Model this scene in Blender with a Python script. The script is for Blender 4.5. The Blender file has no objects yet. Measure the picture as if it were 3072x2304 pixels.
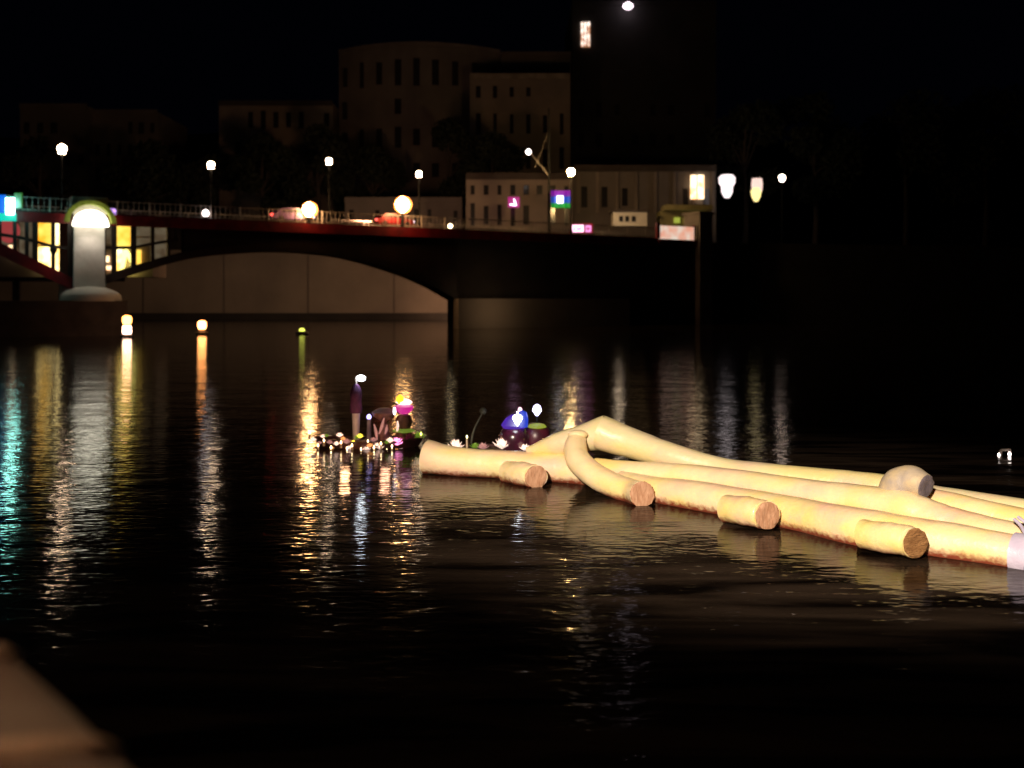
import bpy, bmesh, math, random
from mathutils import Vector, Matrix
random.seed(7)
SC = bpy.context.scene
COL = SC.collection
# ------------------------------------------------------------------ camera, world, lights
FPX, EYE, HOR = 983.0, 3.0, 300.0          # focal length in pixels of a 1024 wide frame, eye height, horizon row
cd = bpy.data.cameras.new('camera'); cam = bpy.data.objects.new('camera', cd); COL.objects.link(cam)
cam.location = (0, 0, EYE); cam.rotation_euler = (math.radians(90), 0, 0)
cd.sensor_width = 36; cd.lens = 36 * FPX / 1024; cd.shift_y = -(384 - HOR) / 1024
cd.clip_start = .05; cd.clip_end = 3000
cd.dof.use_dof = True; cd.dof.focus_distance = 13.5; cd.dof.aperture_fstop = .85
SC.camera = cam
w = bpy.data.worlds.new('World'); SC.world = w; w.use_nodes = True
bgn = w.node_tree.nodes['Background']; bgn.inputs[0].default_value = (.25, .35, 1, 1); bgn.inputs[1].default_value = .0008
SC.view_settings.view_transform = 'Standard'; SC.view_settings.look = 'None'
SC.view_settings.exposure = 0; SC.view_settings.gamma = 1
SC.cycles.use_denoising = True
SC.cycles.sample_clamp_indirect = 6

def lamp(name, kind, loc, power, color, size=.2, target=None, angle=60, blend=.5, sy=None):
    l = bpy.data.lights.new(name, kind); l.energy = power; l.color = color
    if kind == 'AREA':
        l.size = size
        if sy: l.shape = 'RECTANGLE'; l.size_y = sy
    else: l.shadow_soft_size = size
    if kind == 'SPOT': l.spot_size = math.radians(angle); l.spot_blend = blend
    o = bpy.data.objects.new(name, l); COL.objects.link(o); o.location = loc
    if target is not None:
        o.rotation_euler = (Vector(target) - Vector(loc)).to_track_quat('-Z', 'Y').to_euler()
    return o
# the floodlight on the near quay that shines on the raft
fl_ = lamp('quay_floodlight', 'SPOT', (-5, -8, 9.0), 44000, (1, .82, .64), .35, (3.1, 13.6, .2), 34, .6)
fl_.scale = (1, .34, 1)
lamp('ledge_fill', 'POINT', (-3.2, .6, 4.6), 190, (1, .62, .36), .2)  # unseen warm light added to lift the near ledge

# ------------------------------------------------------------------ helpers
def at(px, py, Y):
    return Vector(((px - 512) / FPX * Y, Y, EYE + (HOR - py) / FPX * Y))

def mat(name, color, rough=.6, metal=0, emit=None, es=0, coat=0, spec=.5, noise=None, nscale=3, bump=0, bscale=20, sss=0, stretch=(1, 1, 1), rng=(.35, .65)):
    m = bpy.data.materials.new(name); m.use_nodes = True
    nt = m.node_tree; b = nt.nodes['Principled BSDF']
    b.inputs['Base Color'].default_value = (*color, 1); b.inputs['Roughness'].default_value = rough
    b.inputs['Metallic'].default_value = metal; b.inputs['Specular IOR Level'].default_value = spec
    b.inputs['Coat Weight'].default_value = coat; b.inputs['Coat Roughness'].default_value = .12
    if emit: b.inputs['Emission Color'].default_value = (*emit, 1); b.inputs['Emission Strength'].default_value = es
    if sss:
        b.inputs['Subsurface Weight'].default_value = sss; b.inputs['Subsurface Scale'].default_value = .05
        b.inputs['Subsurface Radius'].default_value = (1, .4, .15)
    tc = nt.nodes.new('ShaderNodeTexCoord'); mp = nt.nodes.new('ShaderNodeMapping')
    nt.links.new(tc.outputs['Object'], mp.inputs[0]); mp.inputs['Scale'].default_value = stretch
    if noise:
        n = nt.nodes.new('ShaderNodeTexNoise'); n.inputs['Scale'].default_value = nscale; n.inputs['Detail'].default_value = 5
        nt.links.new(mp.outputs[0], n.inputs[0])
        r = nt.nodes.new('ShaderNodeMapRange'); r.inputs[1].default_value, r.inputs[2].default_value = rng
        nt.links.new(n.outputs[0], r.inputs[0])
        mx = nt.nodes.new('ShaderNodeMix'); mx.data_type = 'RGBA'
        mx.inputs[6].default_value = (*color, 1); mx.inputs[7].default_value = (*noise, 1)
        nt.links.new(r.outputs[0], mx.inputs[0]); nt.links.new(mx.outputs[2], b.inputs['Base Color'])
    if bump:
        n2 = nt.nodes.new('ShaderNodeTexNoise'); n2.inputs['Scale'].default_value = bscale; n2.inputs['Detail'].default_value = 6
        nt.links.new(mp.outputs[0], n2.inputs[0])
        bp = nt.nodes.new('ShaderNodeBump'); bp.inputs['Distance'].default_value = bump
        nt.links.new(n2.outputs[0], bp.inputs['Height']); nt.links.new(bp.outputs[0], b.inputs['Normal'])
    return m

def tag(o, label=None, cat=None, group=None, kind=None):
    if label: o['label'] = label
    if cat: o['category'] = cat
    if group: o['group'] = group
    if kind: o['kind'] = kind
    return o

def empty(name, loc, label, cat, group=None, kind=None):
    o = bpy.data.objects.new(name, None); COL.objects.link(o); o.location = loc; o.empty_display_size = .3
    return tag(o, label, cat, group, kind)

def copy_tree(o, parent=None):
    c = o.copy(); COL.objects.link(c)
    if parent: c.parent = parent
    for ch in list(o.children): copy_tree(ch, c)
    return c

class MB:
    """collects shapes in world space, links them as one mesh object"""
    def __init__(s): s.bm = bmesh.new()
    def face(s, pts):
        try: s.bm.faces.new([s.bm.verts.new(p) for p in pts])
        except ValueError: pass
    def box(s, c, size, rz=0, bevel=0, rot=None):
        M = Matrix.Translation(Vector(c)) @ (rot if rot else Matrix.Rotation(rz, 4, 'Z')) @ Matrix.Diagonal((*size, 1))
        r = bmesh.ops.create_cube(s.bm, size=1, matrix=M)
        if bevel:
            es = list({e for v in r['verts'] for e in v.link_edges})
            bmesh.ops.bevel(s.bm, geom=es, offset=bevel, segments=2, affect='EDGES', profile=.5)
    def bar(s, a, b, wd, hg=None):
        a, b = Vector(a), Vector(b); d = b - a
        if d.length < 1e-6: return
        M = Matrix.Translation((a + b) / 2) @ d.to_track_quat('Z', 'Y').to_matrix().to_4x4() @ Matrix.Diagonal((wd, hg or wd, d.length, 1))
        bmesh.ops.create_cube(s.bm, size=1, matrix=M)
    def ball(s, c, r, sz=(1, 1, 1), u=12, v=8):
        bmesh.ops.create_uvsphere(s.bm, u_segments=u, v_segments=v, radius=r, matrix=Matrix.Translation(Vector(c)) @ Matrix.Diagonal((*sz, 1)))
    def lathe(s, c, prof, n=14):
        c = Vector(c); rings = []
        for (r, z) in prof:
            rings.append([s.bm.verts.new(c + Vector((r * math.cos(2 * math.pi * k / n), r * math.sin(2 * math.pi * k / n), z))) for k in range(n)])
        for a, b in zip(rings, rings[1:]):
            for k in range(n): s.bm.faces.new((a[k], a[(k + 1) % n], b[(k + 1) % n], b[k]))
        s.bm.faces.new(rings[0][::-1]); s.bm.faces.new(rings[-1])
    def tube(s, pts, rad, n=20, sub=6, wob=0, capa=True, capb=True, squash=1.0, seed=1):
        """swept tube through pts with Catmull-Rom interpolation; returns end frame"""
        rnd = random.Random(seed)
        P = [Vector(p) for p in pts]; L = []
        for i in range(len(P) - 1):
            p0, p1, p2, p3 = P[max(i - 1, 0)], P[i], P[i + 1], P[min(i + 2, len(P) - 1)]
            for k in range(sub):
                t = k / sub
                q = .5 * ((2 * p1) + (p2 - p0) * t + (2 * p0 - 5 * p1 + 4 * p2 - p3) * t * t + (3 * p1 - p0 - 3 * p2 + p3) * t ** 3)
                tt = t * t * (3 - 2 * t)
                L.append((q, rad[i] * (1 - tt) + rad[i + 1] * tt))
        L.append((P[-1], rad[-1]))
        rings = []; ph = [rnd.uniform(0, 6.28) for _ in range(6)]
        for i, (q, r) in enumerate(L):
            d = (L[min(i + 1, len(L) - 1)][0] - L[max(i - 1, 0)][0]).normalized()
            side = d.cross(Vector((0, 0, 1)))
            if side.length < .1: side = Vector((1, 0, 0))
            side.normalize(); up = side.cross(d).normalized()
            ring = []
            for k in range(n):
                a = 2 * math.pi * k / n
                rr = r * (1 + wob * (math.sin(i * .35 + ph[0] + a) + .6 * math.sin(i * .8 + ph[1] + 2 * a) + .4 * math.sin(i * 1.7 + ph[2] - 3 * a)))
                ring.append(s.bm.verts.new(q + side * math.cos(a) * rr + up * math.sin(a) * rr * squash))
            rings.append(ring)
        for a, b in zip(rings, rings[1:]):
            for k in range(n): s.bm.faces.new((a[k], a[(k + 1) % n], b[(k + 1) % n], b[k]))
        if capa: s.bm.faces.new(rings[0][::-1])
        if capb: s.bm.faces.new(rings[-1])
        return (L[-1][0] - L[-2][0]).normalized()
    def build(s, name, m, parent=None, smooth=False):
        bmesh.ops.recalc_face_normals(s.bm, faces=s.bm.faces[:])
        me = bpy.data.meshes.new(name)
        pl = Vector((0, 0, 0))
        if parent is not None:
            pl = parent_world(parent)
            bmesh.ops.translate(s.bm, verts=s.bm.verts[:], vec=-pl)
        s.bm.to_mesh(me); s.bm.free()
        me.materials.append(m)
        if smooth:
            for p in me.polygons: p.use_smooth = True
            me.set_sharp_from_angle(angle=math.radians(50))
        o = bpy.data.objects.new(name, me); COL.objects.link(o)
        if parent is not None: o.parent = parent
        return o

def parent_world(p):
    v = Vector(p.location)
    while p.parent: p = p.parent; v += Vector(p.location)
    return v

def solo(name, mb, m, label, cat, group=None, smooth=False, kind=None):
    return tag(mb.build(name, m, None, smooth), label, cat, group, kind)

# ------------------------------------------------------------------ materials
M = {}
M['dark_steel'] = mat('dark_steel', (.035, .02, .018), .5, .3, noise=(.02, .015, .015), nscale=.6)
M['red_steel'] = mat('red_steel', (.22, .008, .012), .45, 0, noise=(.10, .006, .01), nscale=.8)
M['rail'] = mat('rail', (.35, .30, .27), .5, .2, noise=(.2, .17, .15), nscale=1.2)
M['stone'] = mat('stone', (.36, .30, .25), .85, noise=(.22, .18, .15), nscale=.5, bump=.04, bscale=2)
M['pier'] = mat('pier', (.55, .50, .46), .8, noise=(.42, .37, .34), nscale=.5, bump=.02, bscale=3)
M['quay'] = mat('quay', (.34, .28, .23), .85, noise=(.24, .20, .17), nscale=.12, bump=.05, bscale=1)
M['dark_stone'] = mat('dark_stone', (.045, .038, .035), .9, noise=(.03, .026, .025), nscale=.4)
M['plaster'] = mat('plaster', (.30, .24, .20), .9, noise=(.21, .17, .15), nscale=.2)
M['plaster_pink'] = mat('plaster_pink', (.22, .185, .17), .9, noise=(.15, .125, .115), nscale=.15)
M['plaster_dark'] = mat('plaster_dark', (.16, .13, .12), .9, noise=(.10, .085, .08), nscale=.15)
M['glass_dark'] = mat('glass_dark', (.03, .028, .03), .15, 0, spec=.4)
M['roof'] = mat('roof', (.07, .055, .05), .9, noise=(.05, .035, .03), nscale=.5)
M['pole'] = mat('pole', (.01, .01, .011), .9, 0, spec=.1, noise=(.018, .018, .018), nscale=4)
M['asphalt'] = mat('asphalt', (.05, .048, .046), .9, noise=(.035, .034, .034), nscale=.7, bump=.01, bscale=8)
M['grass'] = mat('grass', (.03, .035, .02), .95, noise=(.02, .024, .015), nscale=.15, bump=.3, bscale=.6)
M['leaf'] = mat('leaf', (.022, .028, .014), .9, noise=(.014, .018, .01), nscale=.6)
M['bark'] = mat('bark', (.07, .05, .04), .9, noise=(.04, .03, .025), nscale=2, bump=.03, bscale=8)

def emis(name, c, s, base=(.06, .06, .06)):
    return mat(name, base, .5, emit=c, es=s, noise=tuple(x * .8 for x in base), nscale=5)

def litglass(name, c1, c2, s, nscale=.6, rng=(.35, .62), base=(.25, .2, .12)):
    """a lit pane: what glows behind it is uneven (curtains, lamps, walls of the room)"""
    m = emis(name, c1, s, base); nt = m.node_tree; b = nt.nodes['Principled BSDF']
    tc = nt.nodes.new('ShaderNodeTexCoord'); n = nt.nodes.new('ShaderNodeTexNoise'); n.inputs['Scale'].default_value = nscale; n.inputs['Detail'].default_value = 2
    nt.links.new(tc.outputs['Object'], n.inputs[0])
    r = nt.nodes.new('ShaderNodeMapRange'); r.inputs[1].default_value, r.inputs[2].default_value = rng
    mx = nt.nodes.new('ShaderNodeMix'); mx.data_type = 'RGBA'; mx.inputs[6].default_value = (*c1, 1); mx.inputs[7].default_value = (*c2, 1)
    nt.links.new(n.outputs[0], r.inputs[0]); nt.links.new(r.outputs[0], mx.inputs[0]); nt.links.new(mx.outputs[2], b.inputs['Emission Color'])
    return m
M['lamp_white'] = emis('lamp_white', (1, .70, .45), 40)
M['lamp_gold'] = emis('lamp_gold', (1, .62, .24), 500); M['lamp_far'] = emis('lamp_far', (1, .75, .6), 13)
M['lamp_amber'] = emis('lamp_amber', (1, .56, .22), 75)
M['amber_halo'] = mat('amber_halo', (.30, .10, .008), .6, noise=(.22, .07, .006), nscale=3)  # orange of the disc that imitates the amber lamps' halo
M['lamp_small'] = emis('lamp_small', (1, .85, .8), 8)
M['lamp_warm'] = emis('lamp_warm', (1, .75, .4), 20)
M['room_yellow'] = litglass('room_yellow', (1, .40, .02), (1, .72, .12), 1.5)
M['room_bright'] = litglass('room_bright', (1, .55, .08), (1, .86, .42), 3.2)
M['room_dim'] = litglass('room_dim', (.55, .36, .2), (1, .8, .5), .10, 1.2)
M['room_warm'] = litglass('room_warm', (1, .45, .16), (1, .85, .55), 2.6, 1.0)

# ------------------------------------------------------------------ water
def water_material():
    m = bpy.data.materials.new('river_water'); m.use_nodes = True
    nt = m.node_tree; b = nt.nodes['Principled BSDF']; N = nt.nodes.new; K = nt.links.new
    tc = N('ShaderNodeTexCoord')
    def noise(scale, sx, detail=2, dist=0.0, rot=0):
        mp = N('ShaderNodeMapping'); mp.inputs['Scale'].default_value = (sx, 1, 1); mp.inputs['Rotation'].default_value = (0, 0, rot)
        K(tc.outputs['Object'], mp.inputs[0]); n = N('ShaderNodeTexNoise'); n.inputs['Scale'].default_value = scale
        n.inputs['Detail'].default_value = detail; n.inputs['Distortion'].default_value = dist; K(mp.outputs[0], n.inputs[0]); return n.outputs[0]
    def mul(a, k):
        x = N('ShaderNodeMath'); x.operation = 'MULTIPLY'; K(a, x.inputs[0]); x.inputs[1].default_value = k; return x.outputs[0]
    def add(a, c):
        x = N('ShaderNodeMath'); x.operation = 'ADD'; K(a, x.inputs[0]); K(c, x.inputs[1]); return x.outputs[0]
    h = add(add(mul(noise(.55, .55, 1, .3, .1), .045), mul(noise(2.1, .5, 2, .4, -.15), .023)), mul(noise(8.5, .45, 2, .2, .05), .013))
    bp = N('ShaderNodeBump'); bp.inputs['Distance'].default_value = 1.0; bp.inputs['Strength'].default_value = .52
    K(h, bp.inputs['Height']); K(bp.outputs[0], b.inputs['Normal'])
    c = noise(2.0, .16, 7, .8, .12); r = N('ShaderNodeMapRange'); r.inputs[1].default_value = .40; r.inputs[2].default_value = .66; K(c, r.inputs[0])
    mx = N('ShaderNodeMix'); mx.data_type = 'RGBA'; mx.inputs[6].default_value = (.003, .002, .0015, 1); mx.inputs[7].default_value = (.034, .023, .016, 1)
    K(r.outputs[0], mx.inputs[0]); K(mx.outputs[2], b.inputs['Base Color'])
    b.inputs['Roughness'].default_value = .085; b.inputs['IOR'].default_value = 1.15
    return m
mb = MB(); mb.face([(-400, -6, 0), (400, -6, 0), (400, 420, 0), (-400, 420, 0)])
tag(mb.build('water', water_material()), 'dark rippled river water at night', None, None, 'structure')

# ------------------------------------------------------------------ bridge axis
BA, BB = Vector((-33.7, 86.7, 0)), Vector((22.3, 121.0, 0))      # points below the near edge of the deck
BD = (BB - BA).normalized(); BN = Vector((-BD.y, BD.x, 0))       # along, and away from the camera
DECK = 10.5; WID = 9.0
def bx(px):
    """distance along the bridge of the point seen in column px"""
    k = (px - 512) / FPX
    return (k * BA.y - BA.x) / (BD.x - k * BD.y)
def bp_(s, z, off=0):
    p = BA + BD * s + BN * off; return Vector((p.x, p.y, z))
def bz(px, py):
    s = bx(px); Y = (BA + BD * s).y; return s, EYE + (HOR - py) / FPX * Y
def slab(mb, s0, s1, z0, z1, o0, o1):
    v = [bp_(s, z, o) for s in (s0, s1) for z in (z0, z1) for o in (o0, o1)]
    for q in ((0, 1, 3, 2), (4, 6, 7, 5), (0, 4, 5, 1), (2, 3, 7, 6), (0, 2, 6, 4), (1, 5, 7, 3)): mb.face([v[i] for i in q])
def curve(pts, mb, th, o0, o1):
    """curved chord: list of (s,z) swept as a band of thickness th between offsets"""
    for (s0, z0), (s1, z1) in zip(pts, pts[1:]):
        v = [bp_(s, z, o) for (s, z) in ((s0, z0), (s1, z1)) for z in (z, z + th) for o in (o0, o1)]
        for q in ((0, 1, 3, 2), (4, 6, 7, 5), (0, 4, 5, 1), (2, 3, 7, 6), (0, 2, 6, 4), (1, 5, 7, 3)): mb.face([v[i] for i in q])
def refine(pts, n=4):
    out = []
    for i in range(len(pts) - 1):
        p0, p1, p2, p3 = pts[max(i - 1, 0)], pts[i], pts[i + 1], pts[min(i + 2, len(pts) - 1)]
        for k in range(n):
            t = k / n
            out.append(tuple(.5 * (2 * p1[j] + (p2[j] - p0[j]) * t + (2 * p0[j] - 5 * p1[j] + 4 * p2[j] - p3[j]) * t * t + (3 * p1[j] - p0[j] - 3 * p2[j] + p3[j]) * t ** 3) for j in (0, 1)))
    return out + [pts[-1]]
S_L, S_PL, S_PR, S_WEB, S_SPR, S_END = bx(-60), bx(73), bx(104), bx(178), bx(458), bx(697)
bridge = empty('river_bridge', bp_(bx(88), 0), 'long dark bridge with red girder and shallow arch crossing behind the river raft', 'bridge')
mb = MB(); slab(mb, S_L, S_END, DECK - .35, DECK, .25, WID); mb.build('deck', M['asphalt'], bridge)
mb = MB(); slab(mb, S_L, S_PL, DECK - .95, DECK - .12, .0, .22); slab(mb, S_PR, S_END, DECK - 1.0, DECK - .06, 0, .22)
mb.build('girder', M['red_steel'], bridge)
arch = refine([bz(*p) for p in ((106, 280), (139, 269), (185, 256), (231, 250), (287, 248), (347, 254), (398, 268.5), (430, 281.5), (458, 297))])
mb = MB(); curve([(s, z - .35) for s, z in arch], mb, .75, .02, 2.4); mb.build('arch_rib', M['dark_steel'], bridge)
mb = MB(); web = [p for p in arch if p[0] > S_WEB]
for (s0, z0), (s1, z1) in zip(web, web[1:]):
    v = [bp_(s0, z0 + .3, .3), bp_(s1, z1 + .3, .3), bp_(s1, DECK - .5, .3), bp_(s0, DECK - .5, .3)]
    mb.face(v); mb.face([q + BN * 1.2 for q in v][::-1])
mb.build('arch_web', M['dark_steel'], bridge)
larch = refine([bz(*p) for p in ((-60, 225), (-25, 235), (0, 246), (37, 264), (68, 279), (74, 281))])
mb = MB(); curve([(s, z - .75) for s, z in larch], mb, 1.05, .02, .5); mb.build('lower_chord', M['red_steel'], bridge)
def yl(pts, s):
    for (a, za), (b_, zb) in zip(pts, pts[1:]):
        if a <= s <= b_: return za + (zb - za) * (s - a) / (b_ - a)
    return pts[-1][1]
for px, wd in ((-20, .25), (0, .25), (15, .28), (27, .3), (35.5, .42), (53.5, .3), (70.5, .42)):
    s = bx(px); mb = MB(); slab(mb, s - wd / 2, s + wd / 2, yl(larch, s) + .2, DECK - .9, .06, .4); mb.build('truss_post', M['dark_steel'], bridge)
for px, wd in ((105, .2), (114.5, .42), (134, .45), (153, .3), (169, .25)):
    s = bx(px); mb = MB(); slab(mb, s - wd / 2, s + wd / 2, yl(arch, max(s, arch[0][0])) + .2, DECK - .9, .06, .4); mb.build('truss_post', M['dark_steel'], bridge)
mb = MB(); curve([bz(-20, 233), bz(0, 236), bz(20, 239), bz(37, 243.5), bz(53, 248), bz(72, 250)], mb, .28, .1, .3); mb.build('mid_rail', M['dark_steel'], bridge)
mb = MB(); curve([bz(104, 249), bz(134, 249), bz(153, 245), bz(178, 241)], mb, .26, .1, .3); mb.build('mid_rail', M['dark_steel'], bridge)
s, z = bz(53.5, 248.5); mb = MB(); mb.lathe(bp_(s, z - .2, .05), [(.1, -.4), (.32, 0), (.32, .2), (.1, .6)], 8); mb.build('gusset_plate', M['dark_steel'], bridge)
# railing: top rail, bottom rail and balusters along both edges
def railing(s0, s1, off, h=1.15, step=.45):
    mb = MB()
    for z in (DECK + .12, DECK + h): mb.bar(bp_(s0, z, off), bp_(s1, z, off), .07, .09)
    n = int((s1 - s0) / step)
    for i in range(n + 1):
        s = s0 + i * step
        if i % 6 == 0: mb.bar(bp_(s, DECK - .05, off), bp_(s, DECK + h + .06, off), .14)
        else: mb.bar(bp_(s, DECK + .12, off), bp_(s, DECK + h, off), .045)
    return mb
railing(S_L, S_END - 3, .35).build('railing', M['rail'], bridge)
railing(S_L, S_END - 3, WID - .1).build('railing', M['rail'], bridge)
# stone pier
sc_, so = (S_PL + S_PR) / 2, WID / 2
mb = MB()
hw = (S_PR - S_PL) / 2
prof = [(0, hw * 1.3), (1.2, hw * 1.2), (3.0, hw * 1.04), (5, hw * 1.0), (8, hw * .98), (DECK - .1, hw * .98)]
for (z0, a0), (z1, a1) in zip(prof, prof[1:]):
    r0 = [bp_(sc_ - a0, z0, -.5 - a0 * .0), bp_(sc_ + a0, z0, -.5), bp_(sc_ + a0, z0, WID + .3), bp_(sc_ - a0, z0, WID + .3)]
    r1 = [bp_(sc_ - a1, z1, -.5), bp_(sc_ + a1, z1, -.5), bp_(sc_ + a1, z1, WID + .3), bp_(sc_ - a1, z1, WID + .3)]
    for k in range(4): mb.face([r0[k], r0[(k + 1) % 4], r1[(k + 1) % 4], r1[k]])
pier = mb.build('pier', M['pier'], bridge)
mb = MB(); slab(mb, sc_ - hw * 1.15, sc_ + hw * 1.15, DECK - .1, DECK + 1.35, -.8, .9); mb.build('pier_cap', M['pier'], pier)
# rounded cutwater and the long low footing it stands on
mb = MB(); mb.lathe(bp_(sc_, 0, -1.2), [(2.5, 2.9), (2.4, 3.4), (2.0, 3.75), (1.2, 4.05), (.2, 4.15)], 20); mb.build('cutwater', M['pier'], pier, True)
mb = MB(); slab(mb, S_L, sc_ + 3.0, -.2, 1.0, -3.3, WID + 2); slab(mb, S_L, sc_ + 2.6, 1.0, 2.95, -3.1, WID); mb.build('footing', mat('footing', (.10, .085, .08), .9, noise=(.06, .05, .05), nscale=.7, bump=.05, bscale=2), bridge)
# dome luminaire on the pier face
mb = MB(); c = bp_(sc_, DECK - .95, -1.15); mb.lathe(c, [(1.45, -.25), (1.45, 0), (1.3, .45), (.95, .85), (.5, 1.08), (.05, 1.15)], 20)
M['dome'] = emis('dome', (1, .94, .74), 5); lum = mb.build('dome_lamp', M['dome'], pier, True)
mb = MB()
for k in range(16):
    a0, a1 = math.pi * k / 16, math.pi * (k + 1) / 16
    p = [c + BD * (r * math.cos(a)) + Vector((0, 0, .05 + r * .95 * math.sin(a))) - BN * .1 for (r, a) in ((1.65, a0), (2.05, a0), (2.05, a1), (1.65, a1))]
    mb.face(p); q = [x + BN * .5 for x in p]; mb.face(q[::-1]); mb.face([p[1], q[1], q[2], p[2]]); mb.face([p[0], p[3], q[3], q[0]])
mb.build('lamp_hood', mat('lamp_hood', (.35, .42, .06), .5, noise=(.2, .25, .03), nscale=2), lum)
lamp('dome_light', 'SPOT', bp_(sc_, DECK - 1.1, -1.7), 950, (1, .90, .78), .4, bp_(sc_, 5.0, -.9), 120, .9)
# right abutment with paler plinth
mb = MB(); slab(mb, S_SPR, S_END, 0, DECK - 1.0, .3, 2.4); ab = mb.build('abutment', M['dark_stone'], bridge)
mb = MB(); slab(mb, S_SPR - .4, bx(625), 0, 3.15, -.9, .28); mb.build('plinth', M['quay'], ab)
mb = MB(); slab(mb, S_END, S_END + 2.1, 0, 13.6, -.5, 2.4); slab(mb, S_END - .2, S_END + 2.3, 13.6, 13.9, -.7, 2.6)
mb.build('end_pillar', M['stone'], bridge)

# ------------------------------------------------------------------ banks and ground
W0 = 152.0
mb = MB(); mb.box((-62, W0 + .6, 5.1), (124, 1.2, 10.6))
qw = solo('quay_wall', mb, M['quay'], 'tall brown quay wall lit warm, seen under the bridge arch', 'wall')
mb = MB()
for x in (-111, -95, -76, -57, -44.5, -31.5, -18.2): mb.box((x, W0 - .03, 5.2), (.16, .1, 10.0))
mb.build('wall_joint', M['plaster_dark'], qw)
mb = MB(); mb.box((-62, W0 + .3, 10.55), (124, 1.8, .3)); mb.build('coping', M['stone'], qw)
mb = MB(); mb.box((-61, W0 - 1.6, .35), (122, 3.1, 1.3)); mb.build('foot_ledge', M['dark_stone'], qw)
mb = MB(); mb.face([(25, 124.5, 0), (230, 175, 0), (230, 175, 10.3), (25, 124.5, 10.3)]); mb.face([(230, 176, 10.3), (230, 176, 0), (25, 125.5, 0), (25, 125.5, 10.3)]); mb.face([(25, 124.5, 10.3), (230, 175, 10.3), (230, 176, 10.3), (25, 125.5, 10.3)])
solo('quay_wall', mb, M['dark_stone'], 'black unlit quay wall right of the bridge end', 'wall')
mb = MB()   # street level platform and the hill behind it
def gz(x, y):
    e = max(0, y - 185) * .30 + 2.0 * math.sin(x * .05) * max(0, min(1, (y - 190) / 40))
    return 10.38 + min(e, 60)
ys = [153, 160, 170, 185, 200, 215, 235, 260, 300, 360, 460]
xs = [-300 + 20 * i for i in range(36)]
for i in range(len(xs) - 1):
    for j in range(len(ys) - 1):
        q = [(xs[i], ys[j]), (xs[i + 1], ys[j]), (xs[i + 1], ys[j + 1]), (xs[i], ys[j + 1])]
        mb.face([(a, b_, gz(a, b_)) for a, b_ in q])
mb.face([(-6, 111, 10.36), (25, 125.5, 10.36), (230, 176, 10.36), (230, 153, 10.36), (-6, 153, 10.36)][::1])
bmesh.ops.remove_doubles(mb.bm, verts=mb.bm.verts[:], dist=.01)
tag(mb.build('ground', M['grass']), 'dark street level and hillside behind the river', None, None, 'structure')

# ------------------------------------------------------------------ buildings
def house(name, label, px0, px1, ytop, Y, depth, z0, wall, rows=(), cols=0, wmat=None, ww=.45, wh=.6, roof=None, group=None, arc=0, parapet=True, skip=()):
    """a block seen between columns px0..px1, roof line at row ytop, windows in given rows (pixel y centre, height)"""
    x0, x1 = (px0 - 512) / FPX * Y, (px1 - 512) / FPX * Y
    zt = EYE + (HOR - ytop) / FPX * Y
    e = empty(name, ((x0 + x1) / 2, Y + depth / 2, z0), label, 'building', group)
    mb = MB(); n = 12 if arc else 1
    fr = []
    for i in range(n + 1):
        t = i / n; x = x0 + (x1 - x0) * t; fr.append(Vector((x, Y + arc * (2 * t - 1) ** 2, 0)))
    up = lambda v, z: Vector((v.x, v.y, z))
    for a, b_ in zip(fr, fr[1:]):
        mb.face([up(a, z0), up(b_, z0), up(b_, zt), up(a, zt)])
    bl, br = Vector((x0, Y + depth + arc, 0)), Vector((x1, Y + depth + arc, 0))
    mb.face([up(bl, z0), up(fr[0], z0), up(fr[0], zt), up(bl, zt)]); mb.face([up(fr[-1], z0), up(br, z0), up(br, zt), up(fr[-1], zt)])
    mb.face([up(br, z0), up(bl, z0), up(bl, zt), up(br, zt)]); mb.face([up(v, zt) for v in fr] + [up(br, zt), up(bl, zt)])
    mb.build('wall', wall, e)
    if parapet:
        mb = MB()
        for a, b_ in zip(fr, fr[1:]):
            f = Vector((0, -.35, 0)); mb.face([up(a + f, zt - .5), up(b_ + f, zt - .5), up(b_ + f, zt + .4), up(a + f, zt + .4)])
            mb.face([up(a + f, zt + .4), up(b_ + f, zt + .4), up(b_ - f, zt + .4), up(a - f, zt + .4)]); mb.face([up(a + f, zt - .5), up(a, zt - .5), up(b_, zt - .5), up(b_ + f, zt - .5)])
        mb.build('cornice', roof or wall, e)
    for ri, (ry, rh) in enumerate(rows):
        zc = EYE + (HOR - ry) / FPX * Y; hh = rh / FPX * Y
        for c in range(cols):
            rw = random.Random(int(px0) * 31 + ri * 7 + c)
            if (ri, c) in skip or rw.random() < .2: continue
            t = (c + .5) / cols; x = x0 + (x1 - x0) * t; y = Y + arc * (2 * t - 1) ** 2
            wd = (x1 - x0) / cols * ww * rw.uniform(.7, 1.1); hh = rh / FPX * Y * rw.uniform(.75, 1.08)
            mb = MB(); mb.box((x, y - .03, zc), (wd, .1, hh)); o = mb.build('window', wmat or M['glass_dark'], e)
            mb = MB(); mb.box((x, y - .14, zc - hh / 2 - .12), (wd + .4, .3, .16)); mb.build('sill', wall, o)
    return e
house('apartment_building', 'tall dim apartment block with curved roofline above the bridge centre', 333, 500, 44, 178, 24, 12, M['plaster_pink'], [(72, 26), (106, 18), (137, 20), (170, 18)], 9, arc=6)
house('apartment_building', 'lower dim wing with a row of narrow windows, left of the tall block', 219, 333, 103, 180, 20, 12, M['plaster'], [(120, 18), (148, 16), (175, 16)], 9, roof=M['roof'])
house('apartment_building', 'dim stepped block right of the tall curved block', 501, 571, 54, 182, 20, 12, M['plaster_dark'], [(84, 14), (120, 16), (150, 16)], 5)
house('terrace_building', 'grey terraced storey in front of the stepped block', 470, 570, 76, 172, 8, 12, M['plaster'], [(92, 12), (124, 20), (158, 20)], 6, roof=M['stone'], ww=.3)
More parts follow.
